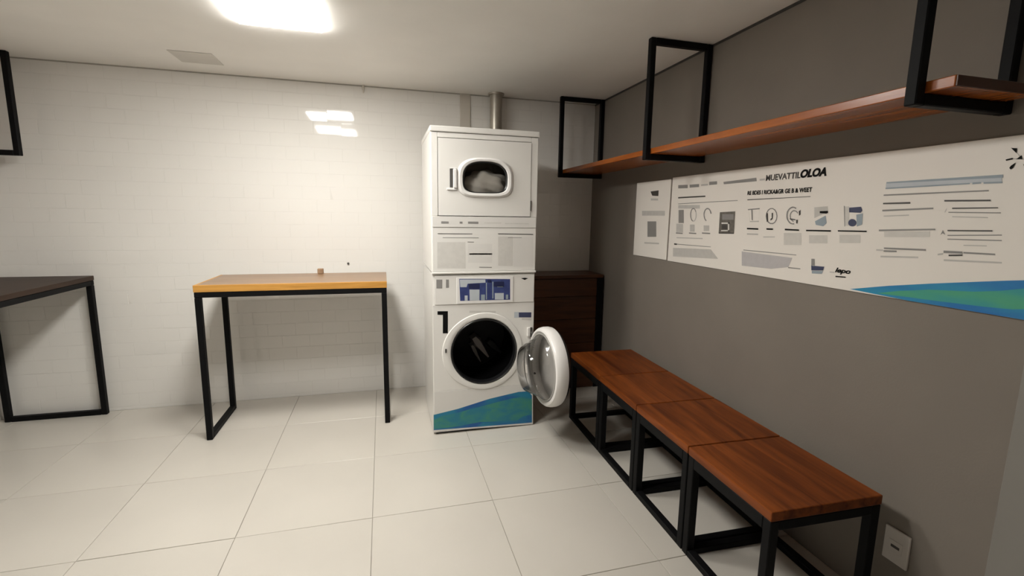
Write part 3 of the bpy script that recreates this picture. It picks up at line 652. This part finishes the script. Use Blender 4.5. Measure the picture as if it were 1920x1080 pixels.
# dryer
obj('dryer_body', shell(L, R, W+0.012, YB, 1.084, TOP-.002), 'enamel', wd)
obj('lower_panel', bm_box(L+.006, R-.006, W-.001, W+.02, 1.0845, 1.360, bev=0.002), 'enamel', wd)
obj('button_strip', bm_box(L+.006, R-.006, W-.004, W+.02, 1.3615, 1.4295, bev=0.002), 'enamel2', wd)
obj('door_surround', bm_box(L+.003, L+.041, W-.002, W+.02, 1.430, 1.928, bev=0.002), 'enamel', wd)
obj('door_surround', bm_box(R-.047, R-.003, W-.002, W+.02, 1.430, 1.928, bev=0.002), 'enamel', wd)
obj('door_surround', bm_box(L+.0415, R-.0475, W-.002, W+.02, 1.899, 1.928, bev=0.002), 'enamel', wd)
obj('top_cap', bm_box(L-.003, R+.003, W-.010, YB, 1.931, TOP, bev=0.005, seg=2), 'enamel', wd)
CX, CZ = -1.150, 1.664
def sup(hx, hzt, hzb, nt_, nb):
    def f(a):
        c, s = abs(math.cos(a)), abs(math.sin(a))
        hz, n = (hzt, nt_) if math.sin(a) >= 0 else (hzb, nb)
        return ((c/hx)**n + (s/hz)**n)**(-1.0/n)
    return f
win = sup(0.142, 0.103, 0.090, 2.5, 4.0)
bezel = sup(0.178, 0.126, 0.118, 2.7, 4.0)
bm = bmesh.new()
plate_hole(bm, L+.044, R-.050, 1.434, 1.895, CX, CZ, win, W-.006, W+.02)
dd = obj('dryer_door', bm, 'enamel', wd)
bm = bmesh.new()
ring_band(bm, CX, CZ, win, bezel, [(0, W+.02), (0, W-.012), (.12, W-.020), (.55, W-.022), (.9, W-.014), (1, W-.005)], 64)
obj('window_bezel', bm, 'plastic', dd, smooth=True)
bm = bmesh.new()
ring_band(bm, CX, CZ, lambda a: win(a)*0.93, win, [(0, W+.004), (0, W-.004), (1, W-.012), (1, W+.004)], 64)
obj('window_seal', bm, 'rubber', dd, smooth=True)
bm = bmesh.new()
vs1 = [bm.verts.new((CX+win(2*math.pi*i/48)*.99*math.cos(2*math.pi*i/48), W+.001, CZ+win(2*math.pi*i/48)*.99*math.sin(2*math.pi*i/48))) for i in range(48)]
bm.faces.new(vs1)
obj('window_pane', bm, 'glass', dd)
obj('door_handle', bm_box(-1.352, -1.330, W-.024, W-.006, 1.600, 1.716, bev=0.004), 'plastic', dd)
obj('handle_lip', bm_box(-1.392, -1.330, W-.014, W-.006, 1.588, 1.599, bev=0.002), 'plastic', dd)
obj('handle_lip', bm_box(-1.370, -1.330, W-.012, W-.006, 1.7165, 1.722, bev=0.002), 'plastic', dd)
obj('handle_recess', bm_box(-1.372, -1.353, W-.0075, W-.006, 1.604, 1.716), 'seam', dd)
obj('door_latch', bm_box(-0.853, -0.848, W-.010, W-.004, 1.470, 1.535), 'seam', wd)
bm = bmesh.new()
ryd = Matrix.Translation((CX, W+.03, CZ)) @ Matrix.Rotation(-math.pi/2, 4, 'X')
rg = lathe(bm, [(0.20, 0), (0.235, 0.02), (0.235, 0.30), (0.22, 0.33), (0.05, 0.34)], 48, ryd)
bm.faces.new(rg[-1])
dr = obj('dryer_drum', bm, 'drum_light', wd, smooth=True)
bm = bmesh.new()
box(bm, CX-.22, CX+.10, W+.22, W+.27, CZ+.05, CZ+.16, bev=0.02, seg=2)
obj('drum_lifter', bm, 'drum_light', dr)
# seams and inks on the machine
def face_y(x, z):
    if z > 1.36: return W-.004
    if z > 1.084: return W-.001
    if z > 0.872: return W-.008 if L+.155 < x < R-.155 else W-.004
    if z > 0.30: return W
    return W-.001
def machine_print(name, keys, ink, layer, parent=wd):
    bm = bmesh.new()
    for key in keys:
        for q in PRINTS[key]:
            pts = [(q[i], q[i+1]) for i in range(0, len(q), 2)]
            y = min(face_y(a, b) for a, b in pts) - .0004*layer
            bm.faces.new([bm.verts.new((a, y, b)) for a, b in pts])
    return obj_each(name, bm, ink, parent)
machine_print('instruction_sheet', ('w_pale',), 'w_pale', 1)
machine_print('instruction_sheet', ('w_faint',), 'enamel2', 1)
machine_print('printed_legend', ('w_mid',), 'p_mid', 2)
machine_print('panel_slot', ('w_dark',), 'p_dark', 2)
machine_print('decal_border', ('w_white',), 'p_white', 1)
o = machine_print('wave_decal', ('w_wave',), 'w_wave', 2)
o['label'] = 'blue and green wave decal on the base'
machine_print('wave_decal', ('w_green',), 'w_green', 3)
machine_print('black_mark', ('w_black',), 'p_black', 2)
scr = machine_print('display_label', ('w_screen',), 'p_screen', 1, cp)
scr['label'] = 'dark blue instruction label on the control panel'
machine_print('label_picture', ('w_ice',), 'p_ice', 2, cp)
machine_print('label_picture', ('w_blue',), 'p_blue', 3, cp)
machine_print('label_picture', ('w_navy2',), 'p_navy2', 3, cp)
machine_print('blue_sticker', ('w_navy',), 'p_navy', 2)

# open washer door, hinged on the right edge, swung a little past square
th = math.radians(3.5)
hinge = Vector((-0.838, W-.012, DZ))
along = Vector((math.sin(th), -math.cos(th), 0))        # hinge -> free edge
inner = Vector((-math.cos(th), -math.sin(th), 0))       # inside of the door faces left
RO = 0.247
ctr = hinge + along*(RO+0.028) + Vector((0, 0, -0.036))
dm = Matrix(((along.x, 0, inner.x, ctr.x), (along.y, 0, inner.y, ctr.y), (0, 1, 0, ctr.z), (0, 0, 0, 1)))
bm = bmesh.new()
lathe(bm, [(0.206, 0.010), (0.213, 0.024), (0.222, 0.029), (0.235, 0.025), (0.243, 0.014), (RO, -0.004), (RO, -0.030), (0.243, -0.045), (0.232, -0.052), (0.214, -0.052), (0.206, -0.020)], 72, dm, closed=True)
door = obj('washer_door', bm, 'plastic', wd, smooth=True)
bm = bmesh.new()
rg = lathe(bm, [(0.207, -0.008), (0.205, 0.02), (0.182, 0.045), (0.176, 0.055), (0.172, 0.075), (0.160, 0.085), (0.152, 0.115), (0.135, 0.142), (0.10, 0.152), (0.04, 0.156)], 64, dm)
bm.faces.new(rg[-1])
obj('glass_bowl', bm, 'bowl', door, smooth=True)
bm = bmesh.new()
lathe(bm, [(0.203, 0.014), (0.210, 0.020), (0.210, 0.027), (0.202, 0.028), (0.199, 0.018)], 64, dm, closed=True)
obj('bowl_rim', bm, 'drum_light', door, smooth=True)
bm = bmesh.new()
rg = lathe(bm, [(0.212, -0.046), (0.236, -0.053), (0.225, -0.066), (0.16, -0.074), (0.05, -0.078)], 64, dm)
bm.faces.new(rg[-1])
obj('outer_cover', bm, 'rubber', door, smooth=True)
bm = bmesh.new()
rg = lathe(bm, [(0.212, -0.040), (0.10, -0.042), (0.03, -0.043)], 48, dm)
bm.faces.new(rg[-1])
obj('inner_lining', bm, 'lining', door, smooth=True)
for dz in (0.12, -0.14):
    bm = bmesh.new()
    box(bm, hinge.x-.022, hinge.x+.012, W-.020, W-.001, DZ+dz-.03, DZ+dz+.03, bev=0.003)
    h = obj('hinge_plate', bm, 'enamel', wd)
    bm = bmesh.new()
    tube(bm, (hinge.x+.002, W-.024, DZ+dz-.032), (hinge.x+.002, W-.024, DZ+dz+.032), 0.008, 12)
    obj('hinge_pin', bm, 'seam', h)
    bm = bmesh.new()
    tube(bm, (hinge.x+.002, W-.033, DZ+dz), tuple(hinge+along*0.10+Vector((0, 0, dz))), 0.008, 10)
    obj('hinge_arm', bm, 'seam', h)
obj('latch_hook', bm_box(-1.408, -1.398, W-.012, W-.004, 0.56, 0.585), 'seam', front)
obj('latch_hook', bm_box(-0.868, -0.862, W-.006, W+.001, 0.325, 0.345), 'seam', front)

# pale laundry lying in the dryer
bm = bmesh.new()
bmesh.ops.create_icosphere(bm, subdivisions=4, radius=1.0)
for v in bm.verts:
    p = v.co
    k = 1 + 0.10*math.sin(5*p.x+3*p.z) + 0.07*math.sin(9*p.x-4*p.y+1) + 0.04*math.sin(13*p.z+6*p.x)
    v.co = Vector((CX+.035+p.x*k*0.160, W+.13+p.y*k*0.085, max(CZ-.030+p.z*k*0.090, CZ-.16)))
tag(obj('laundry', bm, 'cloth', smooth=True, angle=180), 'pale laundry behind the rounded dryer window', 'laundry')

# exhaust duct from the dryer up to the ceiling
du = thing('exhaust_duct', 'round metal exhaust duct rising from the dryer to the ceiling', 'duct', (-0.89, -0.09, 1.60))
bm = bmesh.new()
tube(bm, (-0.89, -0.09, 1.60), (-0.89, -0.09, H-.001), 0.048, 32)
obj('pipe', bm, 'steel', du, smooth=True)
bm = bmesh.new()
tube(bm, (-0.89, -0.296, 1.66), (-0.89, -0.10, 1.66), 0.040, 24)
obj('outlet', bm, 'steel', du, smooth=True)
bm = bmesh.new()
lathe(bm, [(0.048, H-.014), (0.062, H-.012), (0.064, H-.001), (0.048, H-.001)], 32, Matrix.Translation((-0.89, -0.09, 0)), closed=True)
obj('collar', bm, 'steel', du, smooth=True)

# ---------------------------------------------------------------- tables
def bar(x0, x1, y0, y1, z0, z1, b=0.003):
    return bm_box(x0, x1, y0, y1, z0, z1, bev=b)
T = 0.034
def table(name, label, x0, x1, y0, y1, zt, thick, wood_m, rails='ends', lit_edge_m=None):
    t = thing(name, label, 'table', ((x0+x1)/2, (y0+y1)/2, 0))
    if lit_edge_m:                       # front and left edges of the same wood, light painted in as paler colour
        obj('tabletop', bm_box(x0+.016, x1, y0+.016, y1, zt-thick, zt, bev=0.0015), wood_m, t)
        obj('lit_edge', bm_box(x0, x1, y0, y0+.0155, zt-thick, zt, bev=0.002, seg=2), lit_edge_m, t)
        obj('lit_edge', bm_box(x0, x0+.0155, y0+.0158, y1, zt-thick, zt, bev=0.002, seg=2), lit_edge_m, t)
    else:
        obj('tabletop', bm_box(x0, x1, y0, y1, zt-thick, zt, bev=0.0025, seg=2), wood_m, t)
    zb = zt-thick-.0005
    e = 0.002
    for X in (x0+e, x1-T-e):
        for Y in (y0+e, y1-T-e):
            obj('leg', bar(X, X+T, Y, Y+T, 0.0, zb-T), 'black', t)
    # top frame
    obj('top_rail', bar(x0+e, x1-e, y0+e, y0+T+e, zb-T+.0005, zb), 'black', t)
    obj('top_rail', bar(x0+e, x1-e, y1-T-e, y1-e, zb-T+.0005, zb), 'black', t)
    for X in (x0+e, x1-T-e):
        obj('top_rail', bar(X, X+T, y0+T+e+.0005, y1-T-e-.0005, zb-T+.0005, zb), 'black', t)
    if rails == 'sides':          # floor rails run front to back at both ends
        for X in (x0+e, x1-T-e):
            obj('floor_rail', bar(X, X+T, y0+T+e+.0005, y1-T-e-.0005, 0, T), 'black', t)
    else:                          # floor rails run left to right at both ends
        for Y in (y0+e, y1-T-e):
            obj('floor_rail', bar(x0+T+e+.0005, x1-T-e-.0005, Y, Y+T, 0, T), 'black', t)
    return t
table('high_table', 'honey wood high table with black frame against the white tiled wall', -2.889, -1.758, -0.666, -0.142, 0.995, 0.043, 'table_top', 'sides', 'table_edge_lit')
table('work_table', 'dark brown wood table with black frame cut by the left photo edge', -4.285, -3.695, -1.62, -0.030, 0.990, 0.030, 'dark_table', 'ends')

blk = obj('wooden_block', bm_box(-2.245, -2.205, -0.195, -0.160, 0.9953, 1.033, bev=0.003), 'block_wood')
tag(blk, 'tiny brown block standing at the back of the honey wood table', 'block')
bm = bmesh.new()
rg = lathe(bm, [(0.0085, 0.0), (0.0085, 0.008), (0.005, 0.011)], 16, Matrix.Translation((-2.042, -0.0005, 1.05)) @ Matrix.Rotation(math.pi/2, 4, 'X'))
bm.faces.new(rg[-1])
tag(obj('wall_screw', bm, 'seam'), 'small dark screw in the white tiles above the high table', 'screw')
bm = bmesh.new()
rg = lathe(bm, [(0.010, 0.0), (0.009, 0.014), (0.004, 0.05), (0.003, 0.055)], 12, Matrix.Translation((-1.888, -0.016, H-.001)) @ Matrix.Rotation(math.pi, 4, 'X'))
bm.faces.new(rg[-1])
bm.faces.new(list(reversed(rg[0])))
tag(obj('ceiling_peg', bm, 'strip'), 'small brown peg where tiled wall meets ceiling', 'peg')

# ---------------------------------------------------------------- dark cabinet in the corner
cb = thing('corner_cabinet', 'dark stained wooden cabinet standing in the corner behind the washer', 'cabinet', (-0.37, -0.17, 0))
cx0, cx1, cy0, cy1, cz1 = -0.72, -0.014, -0.330, -0.014, 0.965
obj('body', bm_box(cx0+.004, cx1-.004, cy0+.018, cy1, 0.0, cz1-.026), 'cab_wood', cb)
obj('cabinet_top', bm_box(cx0, cx1, cy0, cy1, cz1-.025, cz1, bev=0.003), 'cab_wood', cb)
zz = 0.004
for zt_ in (0.205, 0.395, 0.600, 0.790, cz1-.028):
    obj('plank', bm_box(cx0+.004, cx1-.060, cy0, cy0+.017, zz, zt_-.002, bev=0.002), 'cab_wood', cb)
    zz = zt_+.001
obj('corner_post', bm_box(cx1-.058, cx1-.004, cy0-.004, cy0+.017, 0.0, cz1-.027, bev=0.003), 'black', cb)

# ---------------------------------------------------------------- bench modules along the right wall
bounds = [-0.872, -1.376, -1.826, -2.277, -2.742]
labels = ['wooden bench seat nearest the corner cabinet, behind the open washer door',
          'wooden bench seat second from the corner cabinet, in the row of four',
          'wooden bench seat third from the corner cabinet, in the row of four',
          'wooden bench seat nearest the wall socket, at the near end of the row']
phi = math.radians(-1.6)
BT = 0.036
for i in range(4):
    ya, yb = bounds[i+1], bounds[i]
    yc = (ya+yb)/2
    xc = -0.278 + (yc+0.872)*0.028
    hl = (yb-ya)/2-.0025
    hw = 0.233
    t = thing('bench', labels[i], 'bench', (0, 0, 0), 'bench seats along the grey wall')
    zs = 0.486
    seat = obj('seat', bm_box(-hw, hw, -hl, hl, zs-.036, zs, bev=0.004, seg=2), 'bench_wood', t)
    zb = zs-.0365
    for sx in (-1, 1):
        for sy in (-1, 1):
            X = sx*(hw-.002-BT/2)
            Y = sy*(hl-.001-BT/2)
            obj('leg', bar(X-BT/2, X+BT/2, Y-BT/2, Y+BT/2, 0.0, zb), 'black', t)
    for sx in (-1, 1):
        X = sx*(hw-.002-BT/2)
        obj('long_rail', bar(X-BT/2, X+BT/2, -hl+BT+.0015, hl-BT-.0015, 0.0, BT*.8), 'black', t)
        obj('long_rail', bar(X-BT/2, X+BT/2, -hl+BT+.0015, hl-BT-.0015, zb-BT*1.3, zb), 'black', t)
    for sy in (-1, 1):
        Y = sy*(hl-.001-BT/2)
        obj('cross_rail', bar(-hw+BT+.0025, hw-BT-.0025, Y-BT/2, Y+BT/2, 0.0, BT*.8), 'black', t)
        obj('cross_rail', bar(-hw+BT+.0025, hw-BT-.0025, Y-BT/2, Y+BT/2, zb-BT, zb), 'black', t)
    t.location = (xc, yc, 0)
    t.rotation_euler = (0, 0, phi)

# ---------------------------------------------------------------- hanging shelves
def hang_frame(parent, xa, xb, y, zb, t=0.032):
    """upright rectangle of square tube hung from the ceiling, across the shelf"""
    obj('hanger_post', bar(xa, xa+t, y-t/2, y+t/2, zb, H-.001), 'black', parent)
    obj('hanger_post', bar(xb-t, xb, y-t/2, y+t/2, zb, H-.001), 'black', parent)
    obj('hanger_bar', bar(xa+t+.0005, xb-t-.0005, y-t/2, y+t/2, zb, zb+t), 'black', parent)
    obj('hanger_bar', bar(xa+t+.0005, xb-t-.0005, y-t/2, y+t/2, H-t-.001, H-.001), 'black', parent)
SZ = 1.752
sh = thing('hanging_shelf', 'long orange-brown wooden shelf hung from the ceiling by black frames above posters', 'shelf', (-0.19, -1.5, SZ))
for y in (-0.175, -1.490, -2.860):
    hang_frame(sh, -0.384, -0.004, y, SZ)
obj('shelf_board', bm_box(-0.350, -0.038, -2.943, -0.10, SZ+.0325, SZ+.0625, bev=0.003, seg=2), 'shelf_wood', sh)
obj('end_shade_cap', bm_box(-0.348, -0.040, -2.947, -2.9425, SZ+.0340, SZ+.0610, bev=0.001), 'cab_wood', sh)  # thin dark cap that paints shade onto the board's near end
sl = thing('hanging_shelf', 'black hanging shelf frame at the upper left photo edge', 'shelf', (-4.14, -0.6, SZ))
for y in (-0.130, -1.30):
    hang_frame(sl, XL+.004, -3.945, y, SZ+.012)
obj('shelf_board', bm_box(XL+.04, -4.11, -1.40, -0.05, SZ+.0455, SZ+.0755, bev=0.003, seg=2), 'shelf_wood', sl)

# ---------------------------------------------------------------- printed boards on the grey wall
PX_ = -0.0075
def on_wall(layer):
    return lambda a, b: Vector((PX_-.0003*layer, a, b))
ps = thing('wall_poster', 'small narrow white notice board on the grey wall, beside the long one', 'poster', (-0.004, -0.985, 1.168))
obj('board', bm_box(-0.007, -0.0005, -1.194, -0.774, 1.168, 1.682, bev=0.001), 'board', ps)
prints('printed_picture', (('s_dark',), 'p_dark'), ps, on_wall(1))
prints('printed_text', (('s_pale',), 'p_pale'), ps, on_wall(1))
prints('printed_picture', (('s_mid',), 'p_mid'), ps, on_wall(1))
pb = thing('wall_poster', 'long white instruction board with blue and green wave on the grey wall', 'poster', (-0.004, -2.1, 1.166))
obj('board', bm_box(-0.007, -0.0005, -3.012, -1.210, 1.166, 1.690, bev=0.001), 'board', pb)
for nm, key, ink, lay in (('printed_block', 'faint', 'p_faint', 1), ('printed_block', 'pale', 'p_pale', 1), ('printed_block', 'lav', 'p_lav', 1),
                          ('printed_block', 'ice', 'p_ice', 1), ('printed_photo', 'photo', 'p_photo', 1), ('printed_text', 'mid', 'p_mid', 2),
                          ('printed_picture', 'blue', 'p_blue', 2), ('printed_picture', 'navy', 'p_navy', 3), ('printed_text', 'dark', 'p_dark', 3),
                          ('printed_picture', 'white', 'p_white', 4), ('printed_text', 'black', 'p_black', 4)):
    prints(nm, ((key,), ink), pb, on_wall(lay))
# wave kept inside the board's outline
bm = bmesh.new()
q = PRINTS['wave'][0]
pts = [(max(q[i], -3.011), max(q[i+1], 1.1665)) for i in range(0, len(q), 2)]
bm.faces.new([bm.verts.new((PX_-.0006, a, b)) for a, b in pts])
o = obj('printed_wave', bm, 'p_wave', pb)
o['label'] = 'blue and green wave along the lower edge'
bm = bmesh.new()
q = PRINTS['green'][0]
bm.faces.new([bm.verts.new((PX_-.0010, max(q[i], -3.011), max(q[i+1], 1.1668))) for i in range(0, len(q), 2)])
obj('printed_wave', bm, 'p_green', pb)
rd = (0, -1, 0)
X = PX_-.0012
lettering('printed_title', 'MUEVATTIL', 'p_dark', pb, (X, -1.974, 1.620), 0.195, 0.028, rd, 0.0, 0.02)
lettering('printed_title', 'OLOA', 'p_black', pb, (X, -2.168, 1.620), 0.128, 0.036, rd, 0.2, 0.05)
lettering('printed_heading', 'RE BDES I RICKA&GR GE B & WEET', 'p_black', pb, (X, -1.863, 1.558), 0.372, 0.020, rd, 0.0, 0.03)
lettering('printed_heading', 'lepo', 'p_black', pb, (X, -2.385, 1.226), 0.066, 0.026, rd, 0.3, 0.03)

# ---------------------------------------------------------------- wall socket
so = thing('wall_socket', 'pale square socket plate low on the grey wall beyond the bench', 'socket', (0, -2.752, 0.272))
obj('cover_plate', bm_box(-0.010, -0.0005, -2.795, -2.709, 0.208, 0.336, bev=0.003, seg=2), 'socket', so)
obj('socket_insert', bm_box(-0.012, -0.0095, -2.775, -2.729, 0.250, 0.294, bev=0.001), 'socket', so)
obj('socket_slot', bm_box(-0.0128, -0.0118, -2.766, -2.737, 0.267, 0.277), 'seam', so)
